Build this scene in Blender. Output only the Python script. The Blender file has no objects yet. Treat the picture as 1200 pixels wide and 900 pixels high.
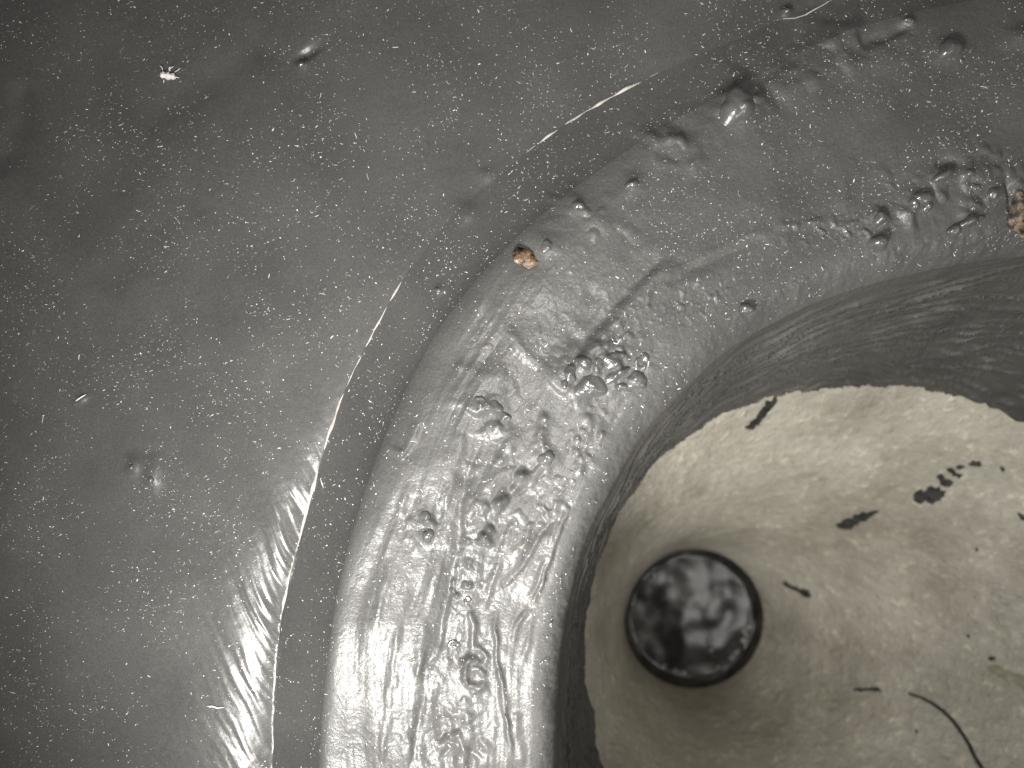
import bpy, bmesh, math, random
import numpy as np
from mathutils import Vector, noise as mnoise
from mathutils.bvhtree import BVHTree

random.seed(7)
rng = np.random.default_rng(11)
sc = bpy.context.scene
col = sc.collection

# ------------------------------------------------------------------ scale
# Everything is laid out in "units" u = 0.11 mm (one photo pixel at the collar's height),
# origin straight under the camera, x right, y down the page (flipped on output).
U = 0.00011
D = 870.0                                    # camera height over the collar, in u


def W(x, y, z):
    return ((x - 600.0) * U, (450.0 - y) * U, z * U)


# ------------------------------------------------------------------ camera
cam = bpy.data.cameras.new('camera')
cam_o = bpy.data.objects.new('camera', cam)
col.objects.link(cam_o)
cam_o.location = (0, 0, D * U)
cam.sensor_width = 9.79
cam.lens = 9.79 * 870 / 1200
cam.clip_start = 0.002
cam.clip_end = 10
cam.dof.use_dof = True
cam.dof.focus_distance = D * U
cam.dof.aperture_fstop = 5.6
sc.camera = cam_o

# ------------------------------------------------------------------ light
world = bpy.data.worlds.new('World')
sc.world = world
world.use_nodes = True
bg = world.node_tree.nodes['Background']
bg.inputs[0].default_value = (1.0, 0.985, 0.96, 1)
bg.inputs[1].default_value = 0.09


def lamp(name, x, y, z, tx, ty, tz, size, power, colr, spread=180):
    l = bpy.data.lights.new(name, 'AREA')
    l.shape = 'DISK'
    l.size = size * U
    l.energy = power
    l.color = colr
    l.spread = math.radians(spread)
    o = bpy.data.objects.new(name, l)
    col.objects.link(o)
    o.location = W(x, y, z)
    d = Vector(W(tx, ty, tz)) - Vector(W(x, y, z))
    o.rotation_euler = d.to_track_quat('-Z', 'Y').to_euler()
    return o


lamp('key_lamp', 325, 1135, 850, 610, 570, 0, 200, 0.088, (1.0, 0.975, 0.94), 85)
lamp('phone_lamp', 700, 470, 900, 760, 420, 0, 60, 0.048, (1.0, 0.97, 0.94), 150)
lamp('soft_fill_lamp', 1760, 1560, 1350, 900, 800, -200, 420, 0.075, (1.0, 0.97, 0.93))

vs = sc.view_settings
vs.view_transform = 'Standard'
vs.look = 'None'
vs.exposure = 0.0
vs.gamma = 1.0
vs.use_curve_mapping = False


# ------------------------------------------------------------------ numpy noise
_perm = rng.permutation(256)
_perm = np.concatenate([_perm, _perm, _perm])
_ga = rng.random(256) * 2 * np.pi
_gx, _gy = np.cos(_ga), np.sin(_ga)


def pn(x, y, seed=0):
    """gradient noise, about -1..1"""
    x = np.asarray(x, float) + seed * 37.31
    y = np.asarray(y, float) + seed * 17.77
    xi = np.floor(x).astype(np.int64)
    yi = np.floor(y).astype(np.int64)
    xf, yf = x - xi, y - yi
    u = xf * xf * xf * (xf * (xf * 6 - 15) + 10)
    v = yf * yf * yf * (yf * (yf * 6 - 15) + 10)
    xi &= 255
    yi &= 255

    def g(i, j, fx, fy):
        h = _perm[_perm[(xi + i) & 255] + ((yi + j) & 255)]
        return _gx[h] * fx + _gy[h] * fy
    a = g(0, 0, xf, yf)
    b = g(1, 0, xf - 1, yf)
    c = g(0, 1, xf, yf - 1)
    d = g(1, 1, xf - 1, yf - 1)
    return 1.5 * ((a + u * (b - a)) + v * ((c + u * (d - c)) - (a + u * (b - a))))


def fbm(x, y, o=3, seed=0):
    s = 0
    a = 1.0
    for k in range(o):
        s = s + a * pn(x * 2 ** k, y * 2 ** k, seed + k * 3)
        a *= 0.5
    return s


def sstep(a, b, x):
    t = np.clip((x - a) / (b - a), 0, 1)
    return t * t * (3 - 2 * t)


# ------------------------------------------------------------------ plan of the drain
AX, AY = 1250.0, 860.0                      # drain axis
Z3, Z4 = -350.0, -900.0                     # edge of the coating in the throat, outlet


def phi_of(x, y):                           # 0 = left of the axis, 90 = up the page
    return np.degrees(np.arctan2(-(np.asarray(y, float) - AY), -(np.asarray(x, float) - AX)))


def curve(pts, rest, lev=0.0):
    p = np.array(pts, float)
    p = np.array([600.0, 450.0]) + (p - np.array([600.0, 450.0])) * (D - lev) / D
    ph = phi_of(p[:, 0], p[:, 1])
    r = np.hypot(p[:, 0] - AX, p[:, 1] - AY)
    i = np.argsort(ph)
    ph, r = ph[i], r[i]
    # resample smoothly, let it relax to a plain circle where the photo does not look
    g = np.arange(-180, 180, 0.5)
    gr = np.interp(g, ph, r)
    w = sstep(ph[0] - 40, ph[0], g) * (1 - sstep(ph[-1], ph[-1] + 40, g))
    gr = gr * w + rest * (1 - w)
    k = np.exp(-np.linspace(-2, 2, 13) ** 2)
    k /= k.sum()
    gr = np.convolve(np.concatenate([gr[-6:], gr, gr[:6]]), k, 'valid')
    return lambda q: np.interp(q, g, gr, period=360)


C0 = curve([(312, 1000), (315, 890), (318, 800), (326, 720), (345, 645), (365, 570), (380, 520), (400, 465),
            (440, 385), (477, 320), (535, 250), (607, 187), (680, 135), (770, 87), (870, 45), (975, 0),
            (1080, -40), (1200, -70)], 935)
C1 = curve([(376, 1000), (378, 890), (388, 780), (408, 650), (440, 545), (470, 472), (520, 378), (580, 305),
            (650, 240), (720, 187), (800, 135), (880, 92), (980, 40), (1100, 5), (1200, -10)], 868, 16)
C2 = curve([(652, 1000), (655, 890), (658, 800), (668, 720), (690, 640), (720, 580), (750, 530), (800, 475),
            (850, 430), (920, 385), (1000, 352), (1100, 325), (1200, 308), (1300, 300)], 590, 18)
_s3 = (D - Z3) / D
_rim = [(705, 905), (693, 860), (685, 800), (682, 740), (690, 680), (702, 640), (727, 590), (762, 545), (810, 505),
        (860, 477), (960, 454), (1040, 452), (1130, 465), (1200, 490)]
_rimp = [(600 + (x - 600) * _s3, 450 + (y - 450) * _s3) for x, y in _rim]
_ex, _ey = 1175.0, 868.0
for a in np.radians(np.arange(-20, 165, 12)):            # the unseen far side of the rim
    _rimp.append((_ex + 462 * math.cos(a), _ey + 420 * math.sin(a)))
_p = np.array(_rimp)
_ph = phi_of(_p[:, 0], _p[:, 1])
_rr = np.hypot(_p[:, 0] - AX, _p[:, 1] - AY)
_o = np.argsort(_ph)
_g = np.arange(-180, 180, 0.5)
_gr = np.interp(_g, _ph[_o], _rr[_o], period=360)
_k = np.exp(-np.linspace(-2, 2, 13) ** 2)
_k /= _k.sum()
_gr = np.convolve(np.concatenate([_gr[-6:], _gr, _gr[:6]]), _k, 'valid')


def C3(q):
    return np.interp(q, _g, _gr, period=360)


# ------------------------------------------------------------------ relief of the coating (heights in u)
def seg_dist(x, y, pts):
    """distance to a polyline, signed side, and position 0..1 along it"""
    best = np.full(x.shape, 1e9)
    side = np.zeros(x.shape)
    tt = np.zeros(x.shape)
    n = len(pts) - 1
    for i in range(n):
        ax, ay = pts[i]
        bx, by = pts[i + 1]
        dx, dy = bx - ax, by - ay
        L2 = dx * dx + dy * dy
        t = np.clip(((x - ax) * dx + (y - ay) * dy) / L2, 0, 1)
        ex, ey = x - ax - t * dx, y - ay - t * dy
        d = np.hypot(ex, ey)
        m = d < best
        best = np.where(m, d, best)
        side = np.where(m, np.sign(dx * ey - dy * ex), side)
        tt = np.where(m, (i + t) / n, tt)
    return best, side, tt


# soft mounds and dents (x, y, rx, ry, turn, height)
MOUNDS = [
    (568, 468, 44, 40, 0.5, 9), (640, 536, 17, 14, 0.3, 7), (598, 520, 30, 20, 0.9, 5), (585, 560, 34, 16, -0.4, 5),
    (612, 575, 22, 14, 0.5, -4), (570, 590, 20, 22, 0.1, 6), (566, 625, 16, 18, 0, 6), (545, 560, 18, 12, 0.8, -4),
    (500, 600, 11, 11, 0, 5), (503, 626, 11, 14, 0, 6), (560, 790, 28, 30, 0, 4), (710, 430, 55, 42, -0.4, 7),
    (867, 128, 34, 30, 0.4, 9), (905, 112, 26, 12, 0.9, -4), (742, 216, 15, 14, 0, 5), (678, 242, 16, 15, 0, 5),
    (640, 286, 20, 20, 0, 5), (700, 258, 26, 16, 0.5, 3), (620, 304, 24, 20, 0.4, -4), (1113, 60, 22, 18, 0, 8),
    (1062, 26, 12, 10, 0, 6), (1104, 206, 22, 14, -0.5, 8), (1112, 190, 26, 10, -0.1, -6), (1078, 236, 26, 18, 0, 8),
    (1032, 256, 13, 12, 0, 6), (1030, 284, 22, 12, -0.1, 8), (1046, 276, 14, 16, 0, -4), (1136, 260, 16, 10, -0.4, 7),
    (1142, 238, 18, 10, 0.6, 5), (1150, 205, 22, 16, 0.2, 5), (1168, 225, 14, 12, 0, 4), (1135, 204, 9, 8, 0, 4),
    (1118, 270, 18, 10, -0.6, 5), (875, 362, 16, 10, -0.3, 4), (905, 205, 60, 40, 0, -4), (160, 545, 12, 16, 0.2, 5),
    (180, 556, 12, 22, -0.1, 6), (170, 530, 26, 10, 0, -1.5), (354, 76, 10, 9, 0, 5), (362, 62, 22, 8, -0.6, -6),
    (98, 468, 12, 5, -0.6, 3), (545, 250, 16, 18, 0, 4), (570, 205, 12, 10, 0, 3), (790, 165, 24, 16, 0.5, 5),
    (920, 16, 10, 8, 0, 5), (1195, 45, 24, 16, 0, 8), (765, 175, 18, 30, 0.4, 4), (700, 600, 60, 40, 0, 0),
    (545, 868, 16, 40, 0.1, 6), (520, 850, 20, 50, 0, -4), (430, 590, 20, 30, 0.3, -3), (505, 545, 30, 60, 0.25, 4),
    (455, 700, 26, 80, 0.2, 4), (610, 640, 14, 40, 0.5, 4), (515, 340, 8, 8, 0, 3), (810, 330, 40, 14, -0.4, 4),
]
# drawn-out ridges and creases (polyline, half width, height, one-sided step)
RIDGES = [
    ([(572, 352), (588, 384), (606, 408), (640, 440), (668, 464), (684, 482)], 7, 5, -3),
    ([(684, 482), (690, 500), (684, 530), (677, 566)], 6, 5, 0),
    ([(706, 492), (700, 525), (690, 548)], 4, 3, 0),
    ([(790, 300), (760, 330), (728, 366), (694, 404), (668, 440)], 8, 5, -4),
    ([(770, 332), (830, 300), (905, 268)], 5, 3, -3),
    ([(905, 268), (960, 258), (1010, 268)], 6, 3, 0),
    ([(580, 712), (583, 770), (592, 830), (602, 895)], 3.2, 5, 1.2),
    ([(668, 590), (652, 632), (636, 680), (622, 712)], 3.2, 4.5, 1.5),
    ([(622, 712), (606, 730), (600, 755)], 4, 4, 0),
    ([(648, 604), (622, 650), (590, 690)], 4, -4, -2),
    ([(545, 690), (556, 748), (556, 762), (545, 778), (548, 800), (562, 806), (572, 798)], 4.5, 6, 0),
    ([(558, 752), (570, 770), (562, 782)], 4, 5, 0),
    ([(640, 480), (632, 510), (640, 530)], 5, 5, 0),
    ([(545, 495), (530, 560), (520, 600)], 7, 4, 2), ([(560, 520), (540, 590), (530, 640)], 5, -3, 0),
    ([(480, 560), (455, 650), (440, 740)], 6, 3, 0), ([(520, 640), (500, 720), (490, 800)], 7, 4, 1),
    ([(545, 600), (525, 700), (505, 800)], 5, -3, -1), ([(470, 720), (455, 820), (448, 900)], 6, 3.5, 0),
    ([(505, 760), (490, 840), (480, 910)], 5, -3.5, 1), ([(535, 855), (545, 880), (540, 910)], 6, 6, 2),
    ([(600, 610), (580, 670), (565, 720)], 5, 3.5, 0), ([(655, 595), (640, 650), (612, 700)], 4, 3, 0),
    ([(610, 790), (625, 720), (640, 690)], 4, 3, 0), ([(605, 830), (606, 860), (610, 900)], 6, 4, 0),
    ([(530, 430), (560, 440), (600, 445)], 9, 3, 0),
    ([(455, 522), (472, 535), (480, 522), (492, 490)], 4, 4, -2),
    ([(840, 140), (850, 112), (868, 100)], 8, 6, 0), ([(862, 130), (885, 122)], 4, 5, 0),
    ([(895, 110), (925, 70), (960, 20), (985, -10)], 16, -6, 2),
    ([(800, 165), (815, 130), (850, 95), (880, 60)], 18, -5, 0),
    ([(1005, 55), (1040, 42), (1070, 30)], 7, -6, 3), ([(905, 105), (960, 85), (1080, 62)], 14, 3, 0),
    ([(20, 90), (22, 140), (5, 180), (-40, 210)], 14, -6, 2),
    ([(320, 40), (250, 90), (150, 150)], 26, -8, 0), ([(240, 225), (180, 265), (110, 350)], 26, -6, 0),
    ([(1185, 205), (1186, 235), (1194, 262)], 4, -6, 0), ([(1182, 248), (1150, 258)], 3, -3, 0),
    ([(700, 330), (690, 370), (668, 410)], 12, -4, 0),
]


# patches of crowded blisters (x, y, rx, ry, turn, height, cell)
PATCHES = [
    (600, 565, 58, 42, -1.0, 5.5, 27), (572, 480, 40, 36, 0, 3.5, 26), (560, 625, 26, 42, 0.2, 4.5, 20), (710, 430, 50, 34, -0.3, 4, 21),
    (1085, 235, 85, 46, 0, 3.0, 26), (1165, 215, 50, 50, 0, 3, 22), (985, 268, 70, 16, -0.1, 2.2, 12), (545, 690, 20, 36, 0.1, 3, 12),
    (552, 785, 34, 40, 0.1, 4, 22), (690, 255, 60, 34, 0.5, 3, 30), (790, 165, 44, 36, 0.3, 4, 34), (540, 870, 34, 40, 0, 4.5, 24),
    (500, 612, 26, 30, 0, 3.5, 22), (960, 60, 80, 40, -0.4, 5, 44), (640, 600, 34, 60, 0.5, 3, 20), (690, 520, 22, 50, 0.2, 3, 18),
    (820, 350, 60, 20, -0.5, 1.2, 11), (740, 375, 40, 22, -0.7, 2, 14),
]


def base_profile(x, y):
    """valley, outer slope and flange level, without any relief"""
    ph = phi_of(x, y)
    r = np.hypot(x - AX, y - AY)
    c0, c1 = C0(ph), C1(ph)
    d0 = r - c0                                          # outside the edge line
    low = 1 - sstep(8, 38, ph)                           # strongest at the lower left
    dd_ = 15.0 * low                                     # depth of the valley at the edge line
    wdip = 14 + 7 * low + 8 * (1 - sstep(-6, 9, ph))
    z = np.where(d0 >= 0, -dd_ * np.exp(-np.clip(d0, 0, None) / wdip) - 14.0 * low * (1 - np.exp(-np.clip(d0, 0, None) / 190.0)), -dd_)
    bw = np.maximum(c0 - c1, 1)
    e = r - c1
    up = sstep(34, 66, ph)                               # the step softens towards the top of the ring
    sl = 0.20 + 0.36 * low - 0.09 * up
    st_ = 9.0 - 6.0 * up
    kd = 14.0 + 14.0 * up
    k_ = 5.0 + 15.0 * sstep(10, 35, ph) + 14.0 * up                  # steepest at the foot, then levelling out on the flange
    sw = 1.2 + 13.0 * (1 - low)                          # crisp valley at the lower left, soft higher up
    soft = sw * np.logaddexp(0, np.minimum((c0 - r), bw) / sw)
    soft1 = sw * np.logaddexp(0, bw / sw)
    rise = sl * soft + st_ * np.exp(-np.clip(e, 0, None) / kd) * np.where(e >= 0, 1, 0)
    after = sl * soft1 + st_ + (st_ * k_ / kd + sl * k_) * (1 - np.exp(-np.clip(-e, 0, None) / k_))
    return z + np.where(e >= 0, rise, after)


def plan(px_, py_):
    """plan position of the point of the coating that stands at photo position px, py"""
    x = np.atleast_1d(np.asarray(px_, float)).copy()
    y = np.atleast_1d(np.asarray(py_, float)).copy()
    x0, y0 = x.copy(), y.copy()
    for _ in range(4):
        k = (D - base_profile(x, y)) / D
        x, y = 600 + (x0 - 600) * k, 450 + (y0 - 450) * k
    return x, y


def plan1(px_, py_):
    a_, b__ = plan([px_], [py_])
    return float(a_[0]), float(b__[0])


def relief(x, y):
    """height of the coating over the datum, plan coordinates in u"""
    x = np.asarray(x, float)
    y = np.asarray(y, float)
    z = base_profile(x, y)
    ph = phi_of(x, y)
    r = np.hypot(x - AX, y - AY)
    c0, c1, c2 = C0(ph), C1(ph), C2(ph)
    d0 = r - c0
    e = r - c1
    low = 1 - sstep(8, 38, ph)
    # --- broad waviness
    z = z + 5.0 * fbm(x / 420, y / 420, 2, 1) + 0.6 * pn(x / 95, y / 95, 2)
    on_ring = sstep(0, -40, e)
    lower = 1 - sstep(30, 62, ph)
    z = z + on_ring * ((0.9 + 1.1 * lower) * fbm(x / 64, y / 64, 2, 5))
    # brush marks that follow the collar (stretched along it)
    s = np.radians(ph) * r
    q = ph / 57.3 * 720
    warp = 14 * pn(q / 150, r / 80, 9)
    st = pn((r + warp) / 15, q / 260, 12) + 0.55 * pn((r + warp) / 7, q / 170, 13) + 0.25 * pn((r + warp) / 3.4, q / 90, 15)
    z = z + on_ring * (0.12 + 1.1 * lower) * st * (0.55 + 0.6 * pn(x / 70, y / 70, 14))
    st2 = pn((r + warp * 2) / 34, q / 260, 16)
    z = z + on_ring * lower * 2.2 * st2
    # dimpled, slightly lumpy skin
    lump = np.clip(fbm(x / 17, y / 17, 2, 20) - 0.25, 0, None)
    mask = np.clip(fbm(x / 130, y / 130, 2, 22) + 0.15 + 0.35 * lower, 0, 1)
    z = z + on_ring * (0.25 + 1.1 * lower) * lump * mask
    z = z + on_ring * 0.14 * pn(x / 5.0, y / 5.0, 24) * (0.4 + mask)
    # --- trowel streaks running into the edge line at the lower left
    ux, uy = 0.90, -0.42                                 # across the streaks
    a = (x * ux + y * uy)
    b = (x * 0.42 + y * 0.90)
    b = b + 30 * pn(x / 60, y / 60, 33)
    a = a + 7 * pn(x / 45, y / 70, 34)
    fan = 1.2 * pn(a / 34, b / 190, 29) + pn(a / 17, b / 160, 30) + 0.6 * pn(a / 8, b / 110, 31) + 0.35 * pn(a / 4, b / 80, 32)
    near = np.where(d0 > -2, np.exp(-(np.clip(d0, 0, None) / (24 + 34 * low)) ** 2), 0) * (1 - sstep(14, 25, ph))
    z = z + (1.1 + 0.6 * sstep(0, 10, ph)) * fan * near
    # --- slight orange peel on the deck
    z = z + np.where(d0 > 0, 0.16 * pn(x / 9, y / 9, 40), 0)
    # the tables give positions as read off the photograph
    kz = D / (D - base_profile(x, y))
    x, y = 600 + (x - 600) * kz, 450 + (y - 450) * kz
    # --- patches of crowded blisters
    for qx_, qy_, qr, qs, an, amp, cell in PATCHES:
        m = (np.abs(x - qx_) < 2.2 * max(qr, qs)) & (np.abs(y - qy_) < 2.2 * max(qr, qs))
        if not m.any():
            continue
        dx, dy = x[m] - qx_, y[m] - qy_
        ca, sa = math.cos(an), math.sin(an)
        w = np.exp(-1.3 * (((dx * ca + dy * sa) / qr) ** 2 + ((-dx * sa + dy * ca) / qs) ** 2))
        nn = fbm(x[m] / cell, y[m] / cell, 2, int(qx_) % 13 + 60)
        z[m] += amp * w * (1.7 * np.clip(nn, 0, None) ** 1.2 + 0.35 * np.abs(nn) - 0.35)
    # --- single features
    for mx, my, rx, ry, an, h in MOUNDS:
        if h == 0:
            continue
        m = (np.abs(x - mx) < 3 * max(rx, ry)) & (np.abs(y - my) < 3 * max(rx, ry))
        if not m.any():
            continue
        dx, dy = x[m] - mx, y[m] - my
        ca, sa = math.cos(an), math.sin(an)
        qx, qy = (dx * ca + dy * sa) / rx, (-dx * sa + dy * ca) / ry
        w = 1 + 0.25 * pn(dx / 14, dy / 14, int(mx) % 17)
        z[m] += 0.85 * h * np.exp(-1.6 * (qx * qx + qy * qy) * w)
    for pts, hw, h, step in RIDGES:
        pa = np.array(pts, float)
        lo, hi = pa.min(0) - 50, pa.max(0) + 50
        m = (x > lo[0]) & (x < hi[0]) & (y > lo[1]) & (y < hi[1])
        if not m.any():
            continue
        wx = x[m] + 3.0 * pn(x[m] / 22, y[m] / 22, 51)
        wy = y[m] + 3.0 * pn(x[m] / 22, y[m] / 22, 52)
        d, sd, tt = seg_dist(wx, wy, pts)
        fade = sstep(0, 0.16, tt) * (1 - sstep(0.84, 1, tt)) * (0.8 + 0.5 * pn(tt * 4, tt * 0 + hw, 53))
        z[m] += 0.8 * fade * (h * np.exp(-(d / hw) ** 2) + step * sd * np.exp(-(d / (hw * 3.2)) ** 2) * np.minimum(d / hw, 1))
    return z


# ------------------------------------------------------------------ polar sheet: deck > slope > flange > throat
ph_dense = np.linspace(-14, 102, 1060)
ph_rest = np.linspace(102, 346, 150)[1:-1]
PH = np.concatenate([ph_dense, ph_rest])
PHw = (PH + 180) % 360 - 180
NC = len(PH)
c0, c1, c2, c3 = C0(PHw), C1(PHw), C2(PHw), C3(PHw)
dirx, diry = -np.cos(np.radians(PH)), -np.sin(np.radians(PH))

rows = []
tags = []


def add_rows(rs, tag):
    for k, r in enumerate(rs):
        rows.append(r)
        tags.append(tag)


outer = []
o_far = np.concatenate([np.array([2900, 2500, 2200, 2000, 1850, 1740]), np.linspace(1660, 1560, 8)])
for v in o_far:
    outer.append(np.full(NC, v))
n = 300
for k in range(n):
    f = k / n
    outer.append(1548 * (1 - f) + c0 * f)
H_R = list(outer)
n_deck = len(H_R)
n = 48
for k in range(n):
    f = k / n
    H_R.append(c0 * (1 - f) + c1 * f)
n_slope = len(H_R)
n = 205
lipw = 34.0 + 32.0 * sstep(15, 55, PHw)
for k in range(n + 1):
    f = k / n
    H_R.append(c1 * (1 - f) + (c2 + lipw) * f)
n_flange_h = len(H_R)

R2 = np.array(H_R)
X2 = AX + R2 * dirx
Y2 = AY + R2 * diry
Z2 = relief(X2.ravel(), Y2.ravel()).reshape(X2.shape)

# roll-over and throat: profile (r, z) per column, pushed out along its own normal
NT = 46
NW = 120
PR, PZ = [], []
for k in range(1, NT + 1):
    a = math.radians(74) * k / NT
    PR.append(c2 + lipw - lipw * math.sin(a) * 1.0)
    PZ.append(-(1 - math.cos(a)) * lipw)
r_end, z_end = PR[-1], PZ[-1]
ragged = 20 * pn(PH / 7.0, PH * 0, 60) + 7 * pn(PH / 2.1, PH * 0, 61) + 5.0 * pn(PH / 0.9, PH * 0, 66)
for k in range(1, NW + 1):
    f = k / NW
    ze = Z3 + ragged
    bul = 10 * math.sin(math.pi * f)
    PR.append(r_end * (1 - f) + c3 * f - bul * 0.5)
    PZ.append(z_end * (1 - f) + ze * f)
# edge thickness of the coating, turned back to the funnel wall
for dr, dz in ((3, -5), (9, -6), (16, -2)):
    PR.append(c3 + dr)
    PZ.append(Z3 + ragged + dz)
PR, PZ = np.array(PR), np.array(PZ)
tr = np.gradient(PR, axis=0)
tz = np.gradient(PZ, axis=0)
ln = np.hypot(tr, tz) + 1e-9
nr, nz = tz / ln, -tr / ln                     # points in towards the axis and up
depth = -PZ
PHg = np.broadcast_to(PH, PR.shape)
q = PHg / 57.3 * 560
wob = 16 * pn(q / 140, depth / 90, 70)
wr = 1 - np.abs(pn(q / 190, (depth + wob * 1.4 + q * 0.10) / 23, 71))
wr2 = 1 - np.abs(pn(q / 120, (depth + wob * 1.4 - q * 0.06) / 13, 72))
disp = 5.5 * wr ** 5 + 3.2 * wr2 ** 6 + 1.1 * pn(q / 110, depth / 6, 73) + 2.0 * pn(q / 260, depth / 60, 74)
disp = disp * sstep(12, 70, depth)
zt = relief((AX + (c2 + lipw) * dirx), (AY + (c2 + lipw) * diry))
_kk = np.hanning(121)
_kk /= _kk.sum()
zs_ = np.convolve(np.concatenate([zt[-60:], zt, zt[:60]]), _kk, 'valid')
arc = np.cumsum(np.concatenate([[np.zeros(NC)], np.hypot(np.diff(PR, axis=0), np.diff(PZ, axis=0))])[:len(PR)], axis=0)
# the flange's own fine relief dies away round the roll-over
PXp, PYp = AX + PR * dirx, AY + PR * diry
small = 0.9 * pn(PXp / 13, PYp / 13, 80) + 0.5 * pn(PXp / 6, PYp / 6, 81) + 1.6 * pn(PXp / 40, PYp / 40, 82)
disp = disp + small * np.exp(-depth / 50.0) * sstep(0, 6, depth)
disp[-3:] *= 0
R3 = PR + nr * (-disp) * -1
Z3g = PZ + nz * disp + zs_ * np.exp(-depth / 70.0) + (zt - zs_) * np.exp(-arc / 7.0)
X3 = AX + R3 * dirx
Y3 = AY + R3 * diry
X = np.concatenate([X2, X3])
Y = np.concatenate([Y2, Y3])
Z = np.concatenate([Z2, Z3g])
NR = X.shape[0]
P = np.stack([(X - 600) * U, (450 - Y) * U, Z * U], -1)

# normals from the whole sheet, so the parts meet without a seam
dv = np.gradient(P, axis=0)
Pp = np.concatenate([P[:, -1:], P, P[:, :1]], 1)
du = Pp[:, 2:] - Pp[:, :-2]
N = np.cross(du, dv)
N /= np.linalg.norm(N, axis=-1, keepdims=True) + 1e-20
if N[n_deck - 20, 300, 2] < 0:
    N = -N
    FLIP = True
else:
    FLIP = False


# ------------------------------------------------------------------ materials
def new_mat(name):
    m = bpy.data.materials.new(name)
    m.use_nodes = True
    nt = m.node_tree
    return m, nt, nt.nodes['Principled BSDF']


def nd(nt, t, **kw):
    n_ = nt.nodes.new(t)
    for k_, v_ in kw.items():
        if k_ in ('operation', 'blend_type', 'noise_dimensions', 'feature', 'data_type', 'noise_type'):
            setattr(n_, k_, v_)
        else:
            n_.inputs[k_].default_value = v_
    return n_


def ramp(nt, fac, stops):
    r_ = nt.nodes.new('ShaderNodeValToRGB')
    el = r_.color_ramp.elements
    while len(el) < len(stops):
        el.new(0.5)
    for e_, (p_, c_) in zip(el, stops):
        e_.position = p_
        e_.color = (c_[0], c_[1], c_[2], 1) if isinstance(c_, (tuple, list)) else (c_, c_, c_, 1)
    nt.links.new(fac, r_.inputs[0])
    return r_.outputs[0]


def tex(nt, scale_u, detail=3, rough=0.55, co=None, dist=0.0):
    """noise whose cells are about scale_u units wide"""
    if co is None:
        g = nt.nodes.new('ShaderNodeNewGeometry')
        co = g.outputs['Position']
    t_ = nd(nt, 'ShaderNodeTexNoise', Scale=1.0 / (scale_u * U), Detail=detail, Roughness=rough, Distortion=dist)
    nt.links.new(co, t_.inputs['Vector'])
    return t_.outputs[0]


def coating_material(name, base, rough_lo, rough_hi, grain, spec=0.5):
    m, nt, b = new_mat(name)
    c = ramp(nt, tex(nt, 120, 4), [(0.3, tuple(v * 0.82 for v in base)), (0.7, tuple(v * 1.15 for v in base))])
    fine = ramp(nt, tex(nt, 2.2, 2), [(0.35, 0.86), (0.7, 1.18)])
    mx = nd(nt, 'ShaderNodeMix', data_type='RGBA', blend_type='MULTIPLY')
    mx.inputs[0].default_value = 1.0
    nt.links.new(c, mx.inputs[6])
    nt.links.new(fine, mx.inputs[7])
    nt.links.new(mx.outputs[2], b.inputs['Base Color'])
    rg = ramp(nt, tex(nt, 45, 5, 0.6), [(0.3, rough_lo), (0.72, rough_hi)])
    nt.links.new(rg, b.inputs['Roughness'])
    b.inputs['Specular IOR Level'].default_value = spec
    b1 = nd(nt, 'ShaderNodeBump', Strength=grain, Distance=0.9 * U)
    nt.links.new(tex(nt, 3.4, 3, 0.6), b1.inputs['Height'])
    b2 = nd(nt, 'ShaderNodeBump', Strength=grain * 0.7, Distance=1.6 * U)
    nt.links.new(tex(nt, 11, 2), b2.inputs['Height'])
    nt.links.new(b1.outputs[0], b2.inputs['Normal'])
    nt.links.new(b2.outputs[0], b.inputs['Normal'])
    return m


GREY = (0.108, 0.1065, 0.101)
M_deck = coating_material('grey_coating_deck', tuple(v * 0.80 for v in GREY), 0.25, 0.34, 0.16, 0.6)
M_slope_shaded = coating_material('grey_coating_slope_shaded', tuple(v * 0.67 for v in GREY), 0.36, 0.42, 0.16, 0.42)  # base darker than the deck's, painting shade onto the outer slope
M_ring = coating_material('grey_coating_collar', tuple(v * 0.86 for v in GREY), 0.38, 0.54, 0.6, 0.36)
_b = M_ring.node_tree.nodes['Principled BSDF']
_b.inputs['Coat Weight'].default_value = 0.20
_b.inputs['Coat Roughness'].default_value = 0.22
M_ring.node_tree.links.new(_b.inputs['Normal'].links[0].from_socket, _b.inputs['Coat Normal'])
M_throat = coating_material('grey_coating_throat_shaded', (0.068, 0.066, 0.060), 0.40, 0.54, 0.5)  # darker copy of the collar coating, standing for shade in the throat
M_gloss = coating_material('grey_coating_bubbles', tuple(v * 0.86 for v in GREY), 0.18, 0.28, 0.3, 1.0)

# pale lifted edge; the lower run's highlight is painted into its colour
M_edge, nt, b = new_mat('pale_edge_sheen')
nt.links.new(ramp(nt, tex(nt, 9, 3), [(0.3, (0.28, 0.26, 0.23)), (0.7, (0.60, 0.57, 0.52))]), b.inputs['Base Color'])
b.inputs['Roughness'].default_value = 0.32

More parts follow.
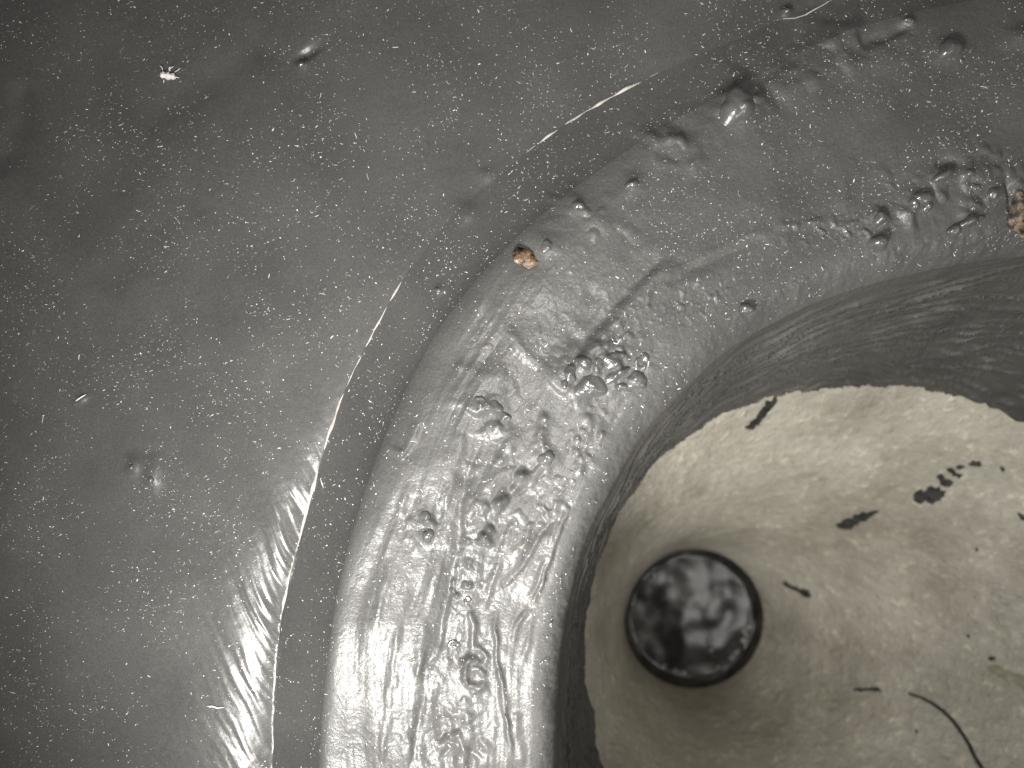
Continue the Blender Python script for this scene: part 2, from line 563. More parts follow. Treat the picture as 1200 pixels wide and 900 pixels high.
# cream funnel
M_cream, nt, b = new_mat('cream_plastic_stained')
n1 = tex(nt, 210, 5, 0.6)
base = ramp(nt, n1, [(0.30, (0.27, 0.252, 0.204)), (0.5, (0.41, 0.389, 0.326)), (0.70, (0.51, 0.487, 0.418))])
n2 = tex(nt, 17, 4, 0.65)
spots = ramp(nt, n2, [(0.30, (0.82, 0.79, 0.73)), (0.42, (0.97, 0.96, 0.95)), (0.58, (1.0, 1.0, 1.0)), (0.68, (1.45, 1.41, 1.30))])
mx = nd(nt, 'ShaderNodeMix', data_type='RGBA', blend_type='MULTIPLY')
mx.inputs[0].default_value = 1.0
nt.links.new(base, mx.inputs[6])
nt.links.new(spots, mx.inputs[7])
nt.links.new(mx.outputs[2], b.inputs['Base Color'])
nt.links.new(ramp(nt, tex(nt, 60, 4), [(0.3, 0.28), (0.7, 0.55)]), b.inputs['Roughness'])
b1 = nd(nt, 'ShaderNodeBump', Strength=1.0, Distance=6 * U)
nt.links.new(tex(nt, 17, 4, 0.6, dist=0.6), b1.inputs['Height'])
b2 = nd(nt, 'ShaderNodeBump', Strength=0.8, Distance=2.2 * U)
nt.links.new(tex(nt, 6, 2), b2.inputs['Height'])
nt.links.new(b1.outputs[0], b2.inputs['Normal'])
nt.links.new(b2.outputs[0], b.inputs['Normal'])

M_pipe, nt, b = new_mat('dark_pipe')  # near-black mottled colour, also on the neck round the outlet
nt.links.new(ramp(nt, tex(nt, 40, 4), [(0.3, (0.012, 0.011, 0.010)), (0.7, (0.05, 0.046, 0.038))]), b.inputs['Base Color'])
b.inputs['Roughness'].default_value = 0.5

M_water, nt, b = new_mat('water_painted_reflections')  # grey blotches in the colour stand for reflections on the water
nt.links.new(ramp(nt, tex(nt, 85, 5, 0.6, dist=0.8), [(0.36, (0.010, 0.010, 0.009)), (0.52, (0.035, 0.034, 0.032)), (0.70, (0.12, 0.118, 0.11))]), b.inputs['Base Color'])
b.inputs['Roughness'].default_value = 0.18
b.inputs['Specular IOR Level'].default_value = 0.22
b1 = nd(nt, 'ShaderNodeBump', Strength=0.22, Distance=4 * U)
nt.links.new(tex(nt, 100, 4), b1.inputs['Height'])
nt.links.new(b1.outputs[0], b.inputs['Normal'])

M_bub, nt, b = new_mat('water_bubble_glint')
b.inputs['Base Color'].default_value = (0.22, 0.22, 0.21, 1)  # paler base paints glints onto the bubbles
b.inputs['Roughness'].default_value = 0.12
b.inputs['Specular IOR Level'].default_value = 1.0

M_dust, nt, b = new_mat('pale_dust')
g_ = nt.nodes.new('ShaderNodeNewGeometry')
nt.links.new(ramp(nt, g_.outputs['Random Per Island'], [(0.0, (0.20, 0.195, 0.18)), (0.5, (0.32, 0.31, 0.285)), (0.8, (0.58, 0.56, 0.51)), (1.0, (0.86, 0.83, 0.76))]), b.inputs['Base Color'])
b.inputs['Roughness'].default_value = 0.8

M_lint, nt, b = new_mat('white_lint')
b.inputs['Base Color'].default_value = (0.78, 0.75, 0.74, 1)
b.inputs['Roughness'].default_value = 0.9

M_tar, nt, b = new_mat('black_coating_fleck')
nt.links.new(ramp(nt, tex(nt, 12, 3), [(0.3, (0.008, 0.008, 0.007)), (0.7, (0.045, 0.042, 0.036))]), b.inputs['Base Color'])
b.inputs['Roughness'].default_value = 0.6

M_rust, nt, b = new_mat('rusty_chip')
nt.links.new(ramp(nt, tex(nt, 7, 4, 0.65), [(0.38, (0.014, 0.010, 0.008)), (0.47, (0.085, 0.050, 0.026)), (0.60, (0.20, 0.135, 0.075)), (0.74, (0.50, 0.41, 0.29))]), b.inputs['Base Color'])
b.inputs['Roughness'].default_value = 0.4
b1 = nd(nt, 'ShaderNodeBump', Strength=0.8, Distance=2 * U)
nt.links.new(tex(nt, 6, 3), b1.inputs['Height'])
nt.links.new(b1.outputs[0], b.inputs['Normal'])

M_scab, nt, b = new_mat('grey_brown_scab')
nt.links.new(ramp(nt, tex(nt, 9, 4, 0.65), [(0.36, (0.015, 0.012, 0.010)), (0.48, (0.09, 0.075, 0.06)), (0.60, (0.25, 0.19, 0.13)), (0.72, (0.50, 0.40, 0.30))]), b.inputs['Base Color'])
b.inputs['Roughness'].default_value = 0.6

M_tan, nt, b = new_mat('tan_residue')
nt.links.new(ramp(nt, tex(nt, 14, 3), [(0.3, (0.17, 0.15, 0.10)), (0.7, (0.32, 0.29, 0.21))]), b.inputs['Base Color'])
b.inputs['Roughness'].default_value = 0.6


# ------------------------------------------------------------------ object helpers
def link(name, me, mat, parent=None):
    o = bpy.data.objects.new(name, me)
    col.objects.link(o)
    if mat is not None:
        me.materials.append(mat)
    if parent is not None:
        o.parent = parent
    return o


def empty(name, x, y, z):
    o = bpy.data.objects.new(name, None)
    o.empty_display_size = 0.005
    o.location = W(x, y, z)
    col.objects.link(o)
    return o


def tag(o, label=None, cat=None, group=None, kind=None):
    if label:
        o['label'] = label
    if cat:
        o['category'] = cat
    if group:
        o['group'] = group
    if kind:
        o['kind'] = kind
    return o


def grid_mesh(name, Pg, Ng=None, closed=True, flip=False):
    nr_, nc_ = Pg.shape[:2]
    me = bpy.data.meshes.new(name)
    me.vertices.add(nr_ * nc_)
    me.vertices.foreach_set('co', Pg.reshape(-1).astype(np.float32))
    cc = nc_ if closed else nc_ - 1
    i, j = np.meshgrid(np.arange(nr_ - 1), np.arange(cc), indexing='ij')
    j2 = (j + 1) % nc_
    q_ = np.stack([i * nc_ + j, i * nc_ + j2, (i + 1) * nc_ + j2, (i + 1) * nc_ + j], -1).reshape(-1, 4)
    if flip:
        q_ = q_[:, ::-1]
    nf = len(q_)
    me.loops.add(nf * 4)
    me.loops.foreach_set('vertex_index', q_.reshape(-1).astype(np.int32))
    me.polygons.add(nf)
    me.polygons.foreach_set('loop_start', np.arange(0, nf * 4, 4, dtype=np.int32))
    me.update(calc_edges=True)
    me.polygons.foreach_set('use_smooth', np.ones(nf, bool))
    if Ng is not None:
        me.normals_split_custom_set_from_vertices(Ng.reshape(-1, 3).astype(np.float32))
    me.update()
    return me


def rel(Pg, o):
    return Pg - np.array(o.location)


# ------------------------------------------------------------------ setting and collar
fl = FLIP
i0, i1, i2 = n_deck, n_slope, n_flange_h + 34
deck = link('deck_surface', grid_mesh('deck_surface', P[:i0 + 1], N[:i0 + 1], True, fl), M_deck)
tag(deck, 'flat dark grey coated deck around the drain, sprinkled with pale dust', kind='structure')

collar = empty('drain_collar', AX, AY, 0)
tag(collar, 'glossy grey coated raised collar ring around the drain hole, blistered and brush-streaked', 'drain collar')
link('outer_slope', grid_mesh('outer_slope', rel(P[i0:i1 + 1], collar), N[i0:i1 + 1], True, fl), M_slope_shaded, collar)
link('flange', grid_mesh('flange', rel(P[i1:i2 + 1], collar), N[i1:i2 + 1], True, fl), M_ring, collar)
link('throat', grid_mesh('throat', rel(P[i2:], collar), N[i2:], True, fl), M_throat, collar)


def hgt(x, y):
    return float(relief(np.array([float(x)]), np.array([float(y)]))[0])


# bubbles and blisters: small domes grown out of the skin
def dome(name, x, y, rx, ry, an, h, mat, parent, crater=0.0, pw=1.0):
    nr_, na = 10, 28
    pts = np.zeros((nr_, na, 3))
    f = np.linspace(0.02, 1.08, nr_)[:, None]
    a = np.linspace(0, 2 * np.pi, na, endpoint=False)[None, :]
    wob_ = 1 + 0.16 * np.sin(2 * a + x) + 0.10 * np.sin(3 * a + y) + 0.05 * np.sin(5 * a + x * y)
    lx, ly = f * rx * np.cos(a) * wob_, f * ry * np.sin(a) * wob_
    ca, sa = math.cos(an), math.sin(an)
    gx, gy = x + lx * ca - ly * sa, y + lx * sa + ly * ca
    prof = np.clip(1 - f * f, 0, 1) ** 0.8 * h - crater * np.exp(-(f / 0.45) ** 2) - 1.2 * sstep(0.9, 1.08, f) * 1.4
    gz = relief(gx.ravel(), gy.ravel()).reshape(gx.shape) * 0.6 + 0.4 * hgt(x, y) + prof + 0.9 * pn(gx / 7, gy / 7, 90)
    edge = sstep(0.75, 1.0, f)
    gz = gz * (1 - edge) + edge * (relief(gx.ravel(), gy.ravel()).reshape(gx.shape) + prof)
    g = np.stack([(gx - 600) * U, (450 - gy) * U, gz * U], -1)
    me = bpy.data.meshes.new(name)
    vs_ = rel(g, parent).reshape(-1, 3).tolist()
    fs = []
    for i in range(nr_ - 1):
        for j in range(na):
            k = (j + 1) % na
            fs.append((i * na + j, (i + 1) * na + j, (i + 1) * na + k, i * na + k))
    fs.append(tuple(range(na)))
    me.from_pydata(vs_, [], fs)
    me.polygons.foreach_set('use_smooth', np.ones(len(fs), bool))
    me.update()
    bm = bmesh.new()
    bm.from_mesh(me)
    bmesh.ops.recalc_face_normals(bm, faces=bm.faces)
    top = max(bm.faces, key=lambda f_: len(f_.verts))
    if top.normal.z < 0:
        bmesh.ops.reverse_faces(bm, faces=bm.faces)
    bm.to_mesh(me)
    bm.free()
    return link(name, me, mat, parent)


BUBBLES = [
    (692, 454, 17, 15, 0.3, 10, 0), (668, 438, 8, 10, 0.1, 8, 0), (661, 450, 5, 5, 0, 5, 0), (684, 425, 9, 8, 0.6, 7, 0),
    (700, 428, 7, 8, 0, 7, 0), (719, 422, 14, 9, -0.3, 8, 0), (722, 440, 16, 6, -0.65, 8, 0), (746, 446, 14, 10, 0.2, 9, 0),
    (752, 425, 9, 11, 0.3, 7, 5), (729, 453, 7, 5, -0.4, 6, 0), (712, 405, 8, 6, 0, 4, 0),
    (578, 478, 11, 10, 0, 7, 0), (591, 489, 8, 7, 0.3, 6, 0), (562, 470, 8, 6, 0.5, 5, 0), (640, 537, 10, 9, 0.2, 6, 0),
    (502, 627, 7, 8, 0, 5, 0), (499, 603, 6, 6, 0, 4, 0), (740, 217, 8, 6, -0.5, 7, 0), (677, 241, 7, 6, 0.4, 6, 0),
    (640, 290, 8, 7, 0, 6, 0), (513, 341, 4, 4, 0, 4, 0), (862, 126, 24, 19, -0.5, 17, 0), (884, 118, 13, 7, -0.5, 9, 0), (1080, 233, 13, 9, 0.3, 13, 0), (1069, 239, 7, 7, 0, 9, 0), (1086, 243, 6, 8, 0, 9, 0),
    (1104, 206, 13, 7, -0.6, 11, 0), (1030, 257, 9, 8, 0.6, 9, 0), (1030, 284, 13, 8, -0.1, 11, 0), (1137, 259, 12, 7, -0.4, 11, 0), (1150, 255, 6, 4, -0.2, 7, 0), (1120, 270, 9, 6, -0.6, 8, 0), (1165, 226, 8, 7, 0, 8, 0), (920, 15, 6, 5, 0, 8, 0),
    (1112, 58, 15, 12, 0.3, 11, 0), (1144, 242, 6, 5, 0, 5, 0), (1135, 204, 6, 5, 0, 5, 0), (1143, 219, 6, 5, 0.4, 4, 0),
    (875, 362, 9, 6, -0.3, 4, 0), (532, 755, 7, 6, 0, 5, 3), (548, 703, 5, 5, 0, 4, 2), (354, 77, 4, 5, 0.2, 5, 0),
    (157, 547, 3, 5, 0.2, 5, 0), (180, 562, 3.5, 6, 0.4, 5, 0), (1062, 25, 5, 4, 0, 5, 0), (1127, 72, 4, 3, 0, 4, 0),
]
for (x, y, rx, ry, an, h, cr) in BUBBLES:
    x, y = plan1(x, y)
    dome('bubble', x, y, rx, ry, an, h * (0.6 if rx > 12 else 0.5), M_gloss, collar, cr)


# pale lifted edge threads along the collar's foot, lower ones a painted highlight
def strip_tube(name, pts, rad, mat, parent, zoff=0.4, nside=6, taper=True, zs=None, rough=0.4):
    pts = np.array(pts, float)
    n_ = len(pts)
    d = np.gradient(pts, axis=0)
    d /= np.linalg.norm(d, axis=1, keepdims=True) + 1e-9
    nx, ny = -d[:, 1], d[:, 0]
    if zs is None:
        zs = relief(pts[:, 0], pts[:, 1])
    f = np.linspace(0, 1, n_)
    rr = rad * (np.sin(np.pi * np.clip(f, 0.02, 0.98)) ** 0.5 if taper else np.ones(n_))
    rr = rr * np.clip(0.75 + rough * pn(f * n_ / 9, f * 0, int(abs(pts[0, 0])) % 31), 0.12, 2)
    a = np.linspace(0, 2 * np.pi, nside, endpoint=False)
    g = np.zeros((n_, nside, 3))
    for k, ak in enumerate(a):
        g[:, k, 0] = pts[:, 0] + nx * rr * math.cos(ak) - 600
        g[:, k, 1] = 450 - (pts[:, 1] + ny * rr * math.cos(ak))
        g[:, k, 2] = zs + zoff + rr * math.sin(ak)
    g *= U
    g[:, :, 1] = g[:, :, 1]
    if parent is not None:
        g = rel(g, parent)
    me = grid_mesh(name, g, None, True, False)
    bm = bmesh.new()
    bm.from_mesh(me)
    bm.verts.ensure_lookup_table()
    bm.faces.new([bm.verts[k] for k in range(nside)])
    bm.faces.new([bm.verts[(n_ - 1) * nside + k] for k in range(nside)])
    bmesh.ops.recalc_face_normals(bm, faces=bm.faces)
    bm.to_mesh(me)
    bm.free()
    return link(name, me, mat, parent)


def on_c0(p0, p1, n_=70, amp=1.2):
    ph = np.linspace(p0, p1, n_)
    r = C0(ph) + amp * pn(ph / 1.3, ph * 0, 44)
    return np.stack([AX - r * np.cos(np.radians(ph)), AY - r * np.sin(np.radians(ph))], 1)


def pang(x, y):
    return float(phi_of(x, y))


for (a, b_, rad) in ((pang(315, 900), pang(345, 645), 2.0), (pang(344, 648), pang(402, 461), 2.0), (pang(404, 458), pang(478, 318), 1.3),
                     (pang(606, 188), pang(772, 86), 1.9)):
    tag(strip_tube('edge_ridge', on_c0(a, b_), rad, M_edge, collar, -0.3, rough=1.5), 'thin pale lifted edge at the foot of the collar, with painted sheen')
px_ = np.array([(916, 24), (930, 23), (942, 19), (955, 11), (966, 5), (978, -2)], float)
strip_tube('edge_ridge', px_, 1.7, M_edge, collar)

# ------------------------------------------------------------------ cream funnel
funnel = empty('drain_funnel', 1100, 930, Z4)
tag(funnel, 'cream plastic funnel below the collar, narrowing to a round outlet', 'drain funnel')
s4 = (D - Z4) / D
HX, HY, HR = 600 + 213 * s4, 450 + 275 * s4, 76 * s4
pc = np.linspace(-180, 180, 300, endpoint=False)
cdx, cdy = -np.cos(np.radians(pc)), -np.sin(np.radians(pc))
rimx, rimy = AX + (C3(pc) + 9) * cdx, AY + (C3(pc) + 9) * cdy
hx, hy = HX + (HR + 12) * cdx, HY + (HR + 12) * cdy
G = []
for k in range(6):
    f = k / 6
    hh = 50 * (1 - f)
    rs = (C2(pc) - C3(pc)) / 300.0 * hh + 12 * (1 - f)
    G.append((rimx + rs * cdx, rimy + rs * cdy, np.full(300, Z3 - 8 + hh)))
NK = 130
for k in range(NK + 1):
    u = k / NK
    w = u ** 1.12
    zz = Z3 - 8 + (Z4 - Z3 + 8) * (0.72 * u ** 1.05 + 0.28 * u ** 6)
    G.append((rimx * (1 - w) + hx * w, rimy * (1 - w) + hy * w, np.full(300, zz)))
G = np.array(G).transpose(0, 2, 1)
# uneven moulding
dd = 4.5 * fbm(G[..., 0] / 95, G[..., 1] / 95, 3, 100) + 1.4 * pn(G[..., 0] / 24, G[..., 1] / 24 + G[..., 2] / 40, 101)
env = np.ones(len(G))[:, None]
env[:4] = 0.2
env[-20:, 0] = np.linspace(1, 0, 20)
G[..., 2] += dd * env
Pg = np.stack([(G[..., 0] - 600) * U, (450 - G[..., 1]) * U, G[..., 2] * U], -1)
cone = link('cone', grid_mesh('cone', rel(Pg, funnel), None, True, True), M_cream, funnel)
# short outlet pipe
L = []
for (dr, dz) in ((13, 2), (11.5, -1), (9, -6), (6, -13), (3, -22), (1, -32), (0, -60), (0, -230)):
    L.append((HX + (HR + dr) * cdx, HY + (HR + dr) * cdy, np.full(300, Z4 + dz)))
L = np.array(L).transpose(0, 2, 1)
Pl = np.stack([(L[..., 0] - 600) * U, (450 - L[..., 1]) * U, L[..., 2] * U], -1)
link('outlet_pipe', grid_mesh('outlet_pipe', rel(Pl, funnel), None, True, True), M_pipe, funnel)

# water standing in the outlet
water = empty('standing_water', HX, HY, Z4 - 22)
tag(water, 'disc of dark water with painted reflections, standing in the round outlet of the funnel', 'water')
L = []
for k in range(40):
    f = (k + 0.02) / 39.0
    rr = (HR + 3.5) * min(f, 1.0)
    men = 8 * max(0, (f - 0.92) / 0.08) ** 2
    xx, yy = HX + rr * cdx, HY + rr * cdy
    L.append((xx, yy, Z4 - 22 + men + 1.6 * pn(xx / 55, yy / 55, 110)))
L = np.array(L).transpose(0, 2, 1)
Pl = np.stack([(L[..., 0] - 600) * U, (450 - L[..., 1]) * U, L[..., 2] * U], -1)
link('water_surface', grid_mesh('water_surface', rel(Pl, water), None, True, False), M_water, water)


def uv_ball(name, x, y, z, r, mat, parent, squash=0.7):
    bm = bmesh.new()
    bmesh.ops.create_uvsphere(bm, u_segments=16, v_segments=10, radius=r * U)
    c = Vector(W(x, y, z)) - Vector(parent.location)
    for v in bm.verts:
        v.co.z *= squash
        v.co += c
    for f_ in bm.faces:
        f_.smooth = True
    me = bpy.data.meshes.new(name)
    bm.to_mesh(me)
    bm.free()
    return link(name, me, mat, parent)


def at_depth(px, py, z):
    s = (D - z) / D
    return 600 + (px - 600) * s, 450 + (py - 450) * s


for (px, py, r) in ((791, 789, 7), (801, 794, 7), (796, 793, 4), (775, 786, 6), (888, 737, 7), (885, 757, 9), (886, 748, 6),
                    (875, 773, 6), (866, 780, 6), (849, 797, 5), (767, 674, 9), (834, 762, 5), (811, 699, 5), (872, 739, 7)):
    x, y = at_depth(px, py, Z4 - 18)
    d = math.hypot(x - HX, y - HY)
    if d > HR - 16:
        x, y = HX + (x - HX) * (HR - 16) / d, HY + (y - HY) * (HR - 16) / d
    uv_ball('air_bubble', x, y, Z4 - 19, r, M_bub, water)

# ------------------------------------------------------------------ things lying about: found by casting down the line of sight
bm = bmesh.new()
for arr, ny_, cl in ((Pg, 300, True),):
    vv = [bm.verts.new(p) for p in arr.reshape(-1, 3) / U]     # in u: tiny faces have no usable normals
    for i in range(arr.shape[0] - 1):
        for j in range(ny_):
            k = (j + 1) % ny_
            bm.faces.new((vv[i * ny_ + j], vv[i * ny_ + k], vv[(i + 1) * ny_ + k], vv[(i + 1) * ny_ + j]))
bm.normal_update()
bvh = BVHTree.FromBMesh(bm)
bm.free()


def cast(px, py):
    d = Vector(W(px, py, 0)) - cam_o.location
    d.normalize()
    h = bvh.ray_cast(cam_o.location / U, d)
    if h[0] is None:
        return None
    n_ = h[1] if h[1].dot(d) < 0 else -h[1]
    return h[0] * U, n_


def flake(name, outline, thick, mat, label, cat, group=None, sc_=1.0):
    mx_, my_ = sum(p[0] for p in outline) / len(outline), sum(p[1] for p in outline) / len(outline)
    outline = [(mx_ + (p[0] - mx_) * sc_, my_ + (p[1] - my_) * sc_) for p in outline]
    cx = sum(p[0] for p in outline) / len(outline)
    cy = sum(p[1] for p in outline) / len(outline)
    den = []
    rag = min(2.0, 0.09 * max(max(p[0] for p in outline) - min(p[0] for p in outline), max(p[1] for p in outline) - min(p[1] for p in outline)))
    for i in range(len(outline)):
        a, b_ = outline[i], outline[(i + 1) % len(outline)]
        m = max(2, int(math.hypot(b_[0] - a[0], b_[1] - a[1]) / 1.6))
        for k in range(m):
            t = k / m
            den.append((a[0] + (b_[0] - a[0]) * t + random.uniform(-rag, rag), a[1] + (b_[1] - a[1]) * t + random.uniform(-rag, rag)))
    c = cast(cx, cy)
    o = bpy.data.objects.new(name, None)
    base_, top_, mid_ = [], [], []
    for p in den:
        h = cast(*p)
        if h is None:
            return None
        base_.append(h[0] - h[1] * 0.5 * U)
        h2 = cast(cx + (p[0] - cx) * .9, cy + (p[1] - cy) * .9)
        top_.append(h2[0] + h2[1] * thick * U)
    ce = c[0] + c[1] * thick * 1.3 * U
    n_ = len(den)
    org = c[0]
    me = bpy.data.meshes.new(name)
    V = [v - org for v in base_] + [v - org for v in top_] + [ce - org]
    F = []
    for i in range(n_):
        k = (i + 1) % n_
        F.append((i, k, n_ + k, n_ + i))
        F.append((n_ + i, n_ + k, 2 * n_))
    me.from_pydata(V, [], F)
    b2_ = bmesh.new()
    b2_.from_mesh(me)
    bmesh.ops.recalc_face_normals(b2_, faces=b2_.faces)
    b2_.to_mesh(me)
    b2_.free()
    bpy.data.objects.remove(o)
    o = link(name, me, mat)
    o.location = org
    tag(o, label, cat, group)
    return o


TG = 'black flecks stuck to the cream funnel'
FLECKS = [
    ([(1068, 588), (1072, 574), (1084, 575), (1090, 568), (1100, 570), (1110, 575), (1106, 584), (1096, 592), (1084, 588), (1078, 592)],
     'largest ragged black fleck high on the funnel, below the row of smaller ones'),
    ([(1096, 556), (1104, 556), (1112, 562), (1119, 565), (1116, 570), (1108, 571), (1101, 567)], 'black fleck joined to the upper end of the largest ragged fleck'),
    ([(1108, 549), (1113, 547), (1118, 551), (1124, 556), (1130, 556), (1126, 560), (1118, 557)], 'thin black fleck second from the top of the slanting row'),
    ([(1119, 547), (1126, 544), (1131, 546), (1125, 550)], 'tiny black fleck between the two upper flecks of the slanting row'),
    ([(1133, 543), (1140, 540), (1150, 540), (1151, 545), (1142, 547)], 'small black fleck topmost of the slanting row on the funnel'),
    ([(976, 615), (990, 609), (1004, 602), (1018, 598), (1034, 598), (1020, 606), (1006, 614), (992, 622), (980, 621)],
     'long tapering black fleck left of the slanting row, above the outlet'),
    ([(915, 681), (926, 684), (938, 689), (949, 693), (952, 699), (946, 701), (936, 694), (924, 687)], 'short curved black fleck just right of the water-filled outlet'),
    ([(995, 809), (1010, 807), (1030, 806), (1035, 808), (1031, 811), (1012, 810)], 'thin straight black fleck left of the long hair'),
    ([(1143, 642), (1146, 641), (1147, 645), (1144, 646)], 'tiny black dot upper right of the funnel, far above the hair'),
    ([(1133, 744), (1136, 743), (1137, 747), (1134, 748)], 'tiny round black dot above the oblong one on the right of the funnel'),
    ([(1157, 770), (1162, 769), (1167, 770), (1166, 774), (1159, 774)], 'small oblong black dot above the tan smear at the right'),
    ([(1072, 857), (1075, 855), (1076, 859), (1073, 860)], 'tiny black dot beside the hair near the bottom edge'),
    ([(1192, 600), (1198, 602), (1206, 608), (1203, 612), (1195, 607)], 'black fleck cut off by the right edge of the picture'),
    ([(898, 470), (911, 461), (914, 465), (905, 476), (896, 486), (888, 496), (875, 507), (871, 504), (884, 490)],
     'dark slanting drip of coating hanging over the upper rim of the funnel'),
    ([(1172, 545), (1178, 549), (1177, 553), (1173, 551)], 'tiny black dot right of the slanting row near the top of the funnel'),
]
for out, lab in FLECKS:
    flake('black_fleck', out, 3.5, M_tar, lab, 'fleck', TG, 0.9)
flake('tan_smear', [(1155, 781), (1166, 779), (1180, 786), (1196, 790), (1214, 800), (1212, 812), (1196, 806), (1180, 798), (1166, 790)], 1.0, M_tan,
      'tan smear of residue on the funnel at the right edge', 'smear')


def cast_tube(name, pts, rad, mat, label, cat):
    P3 = []
    for i in range(len(pts) - 1):
        a, b_ = pts[i], pts[i + 1]
        m = max(2, int(math.hypot(b_[0] - a[0], b_[1] - a[1]) / 5))
        for k in range(m):
            t = k / m
            h = cast(a[0] + (b_[0] - a[0]) * t, a[1] + (b_[1] - a[1]) * t)
            P3.append(h[0] + h[1] * rad * 0.7 * U)
    cu = bpy.data.curves.new(name, 'CURVE')
    cu.dimensions = '3D'
    cu.bevel_depth = rad * U
    cu.bevel_resolution = 2
    sp = cu.splines.new('POLY')
    sp.points.add(len(P3) - 1)
    o3 = P3[0].copy()
    for i, p in enumerate(P3):
        sp.points[i].co = (*(p - o3), 1)
        sp.points[i].radius = 0.6 + 0.5 * min(1, i / 6) if i < len(P3) - 1 else 0.4
    tmp = bpy.data.objects.new('tmp', cu)
    col.objects.link(tmp)
    bpy.context.view_layer.update()
    me = bpy.data.meshes.new_from_object(tmp.evaluated_get(bpy.context.evaluated_depsgraph_get()))
    bpy.data.objects.remove(tmp)
    bpy.data.curves.remove(cu)
    me.materials.clear()
    for p in me.polygons:
        p.use_smooth = True
    o = link(name, me, mat)
    o.location = o3
    tag(o, label, cat)
    return o


cast_tube('hair', [(1065, 813), (1078, 817), (1092, 824), (1106, 834), (1118, 846), (1128, 860), (1136, 873), (1142, 886), (1150, 899), (1158, 912)],
          3.0, M_tar, 'long curved black hair on the cream funnel at the bottom right', 'hair')


# rusty chip stuck to the collar, rusty scab at the right edge
def chip(name, x, y, rx, ry, an, h, mat, label, cat, seed):
    bm_ = bmesh.new()
    bmesh.ops.create_icosphere(bm_, subdivisions=3, radius=1.0)
    x, y = plan1(x, y)
    z0 = hgt(x, y)
    ca, sa = math.cos(an), math.sin(an)
    for v in bm_.verts:
        k = 1 + (0.25 if seed == 1 else 0.5) * mnoise.noise(v.co * 1.7 + Vector((seed, 0, 0))) + (0.08 if seed == 1 else 0.25) * mnoise.noise(v.co * 4.5 + Vector((seed, 3, 0)))
        p = v.co * k
        lx, ly = p.x * rx, p.y * ry
        v.co = Vector(((lx * ca - ly * sa) * U, -(lx * sa + ly * ca) * U, p.z * h * U))
    me = bpy.data.meshes.new(name)
    bm_.to_mesh(me)
    bm_.free()
    for p in me.polygons:
        p.use_smooth = seed != 2
    o = link(name, me, mat)
    o.location = W(x, y, z0 + h * 0.35)
    tag(o, label, cat)
    return o


chip('rusty_chip', 616, 303, 17, 10, 0.6, 4.5, M_rust, 'small rusty orange-brown chip stuck in the grey collar', 'chip', 1)
chip('brown_scab', 1202, 250, 15, 26, 0.1, 6, M_scab, 'rough grey-brown scab in the coating at the right edge', 'scab', 2)

# white lint with stray fibres
lint = empty('lint_tuft', 195, 88, hgt(195, 88))
tag(lint, 'small white tuft of lint on the dark deck at the upper left', 'lint')
bm_ = bmesh.new()
for k in range(9):
    r = random.uniform(2.2, 4.2)
    m4 = bmesh.ops.create_icosphere(bm_, subdivisions=1, radius=r * U)
    ox = random.uniform(-8, 9)
    for v in m4['verts']:
        v.co *= random.uniform(0.8, 1.2)
        v.co += Vector((ox * U, random.uniform(-2.5, 2.5) * U * 0.3 - ox * 0.12 * U, 2.5 * U))
me = bpy.data.meshes.new('tuft_body')
bm_.to_mesh(me)
bm_.free()
link('tuft_body', me, M_lint, lint)
for pts in ([(190, 82), (189, 78), (186, 76)], [(197, 83), (199, 79), (203, 77)], [(203, 84), (207, 82), (211, 79)], [(204, 89), (209, 90)], [(191, 92), (190, 96)],
            [(199, 83), (197, 80), (199, 77)]):
    pp = np.array(pts, float)
    tt = np.linspace(0, 1, 8)
    ii = np.linspace(0, 1, len(pp))
    pl = np.stack([np.interp(tt, ii, pp[:, 0]), np.interp(tt, ii, pp[:, 1])], 1)
    strip_tube('fibre', pl, 0.75, M_lint, lint, 2.0, 5)


def fibre(pts, rad, label):
    pp = np.array(pts, float)
    tt = np.linspace(0, 1, 16)
    ii = np.linspace(0, 1, len(pp))
    pl = np.stack(plan(np.interp(tt, ii, pp[:, 0]), np.interp(tt, ii, pp[:, 1])), 1)
    o = strip_tube('fibre', pl, rad, M_lint, None, 0.8, 5)
    tag(o, label, 'fibre', 'pale fibres on the coating')


fibre([(243, 827), (250, 827), (256, 829), (264, 828)], 1.4, 'short pale fibre on the deck beside the bright streaks at the lower left')
fibre([(716, 396), (719, 402), (723, 403), (727, 397)], 1.0, 'tiny pale u-shaped fibre above the cluster of bubbles')
fibre([(92, 470), (98, 466), (104, 462)], 1.3, 'short pale fibre on the left of the dark deck')
fibre([(751, 414), (757, 418), (760, 424), (759, 430)], 1.2, 'pale curled fibre at the right end of the bubble cluster')
fibre([(375, 560), (377, 566), (379, 572)], 1.0, 'short pale fibre on the outer slope beside the bright edge')

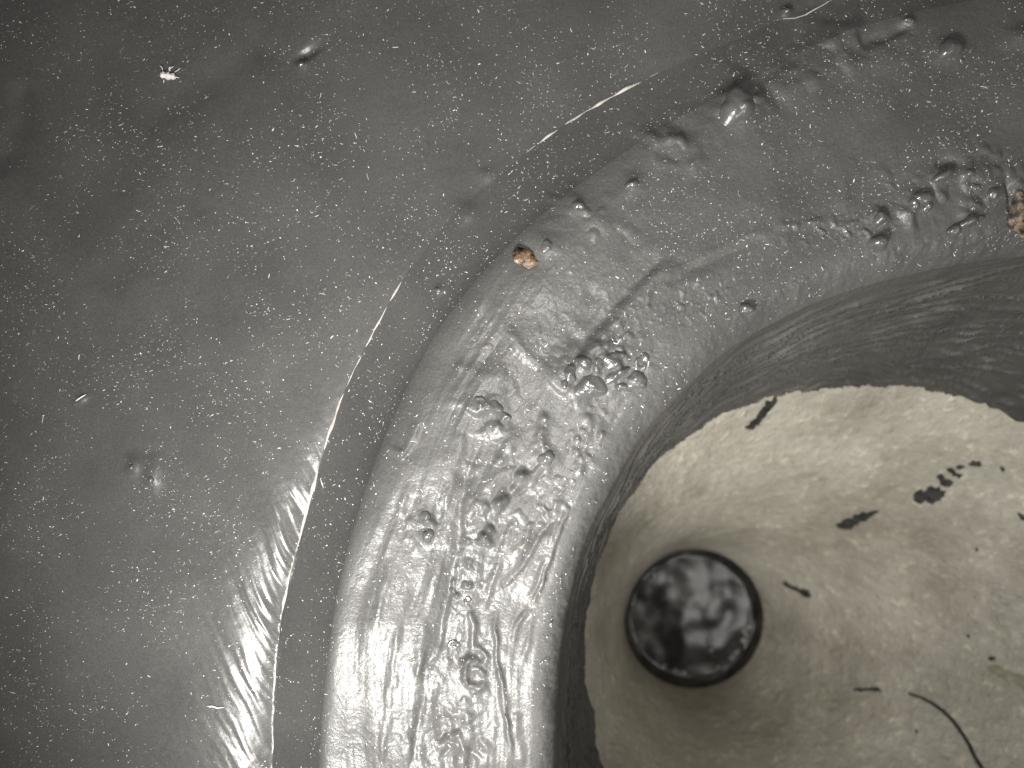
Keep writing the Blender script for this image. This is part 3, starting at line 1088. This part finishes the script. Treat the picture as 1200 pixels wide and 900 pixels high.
# ------------------------------------------------------------------ dust: thousands of specks and tiny hairs
ND = 20000
px = rng.uniform(-60, 1260, ND * 2)
py = rng.uniform(-60, 960, ND * 2)
ph = phi_of(px, py)
r = np.hypot(px - AX, py - AY)
dens = 0.50 + 0.75 * fbm(px / 85, py / 85, 3, 120) + 0.5 * np.exp(-((r - C1(ph) - 12) / 9.0) ** 2)
dens = np.where(r < C1(ph), dens * 0.85 * (1 + 0.5 * (ph > 50)), dens)
keep = (r > C2(ph) + 18) & (rng.random(ND * 2) < dens)
px, py, ph, r = px[keep][:ND], py[keep][:ND], ph[keep][:ND], r[keep][:ND]
n_ = len(px)
hz = relief(px, py)
eps = 1.0
gx = (relief(px + eps, py) - relief(px - eps, py)) / 2
gy = (relief(px, py + eps) - relief(px, py - eps)) / 2
ln = np.clip(rng.lognormal(0.0, 0.55, n_), 0.45, 5.0) * 0.78
fib = rng.random(n_) < 0.35
wd = np.where(fib, 0.38, 0.55) * rng.uniform(0.45, 1.3, n_)
ln = np.where(fib, ln * 1.3, ln * 0.66)
big = rng.random(n_) < 0.010
wd = np.where(big, wd * 1.5, wd)
ang = rng.uniform(0, np.pi, n_)
along = (px < 330) & (rng.random(n_) < 0.6)
ang = np.where(along, -0.35 + rng.normal(0, 0.35, n_), ang)
bend = rng.normal(0, 0.35, n_) * ln * fib
V = np.zeros((n_, 7, 3))
ca, sa = np.cos(ang), np.sin(ang)
loc = [(-1, 0, 0), (-0.5, 1, .6), (0.5, 1, .6), (1, 0, 0), (0.5, -1, .6), (-0.5, -1, .6), (0, 0, 1)]
for k, (a, b_, up) in enumerate(loc):
    lx = a * ln
    ly = b_ * wd + bend * (1 - a * a)
    wx, wy = lx * ca - ly * sa, lx * sa + ly * ca
    V[:, k, 0] = (px + wx - 600)
    V[:, k, 1] = 450 - (py + wy)
    V[:, k, 2] = hz + gx * wx + gy * wy + 0.35 + up * wd * 0.8
V *= U
F = np.array([(0, 6, 1), (1, 6, 2), (2, 6, 3), (3, 6, 4), (4, 6, 5), (5, 6, 0)])
allF = (F[None] + (np.arange(n_) * 7)[:, None, None]).reshape(-1, 3)
me = bpy.data.meshes.new('dust')
me.vertices.add(n_ * 7)
me.vertices.foreach_set('co', V.reshape(-1).astype(np.float32))
me.loops.add(len(allF) * 3)
me.loops.foreach_set('vertex_index', allF.reshape(-1).astype(np.int32))
me.polygons.add(len(allF))
me.polygons.foreach_set('loop_start', np.arange(0, len(allF) * 3, 3, dtype=np.int32))
me.update(calc_edges=True)
dust = link('dust', me, M_dust)
tag(dust, 'pale dust specks and tiny hairs scattered over the grey coating', 'dust', kind='stuff')
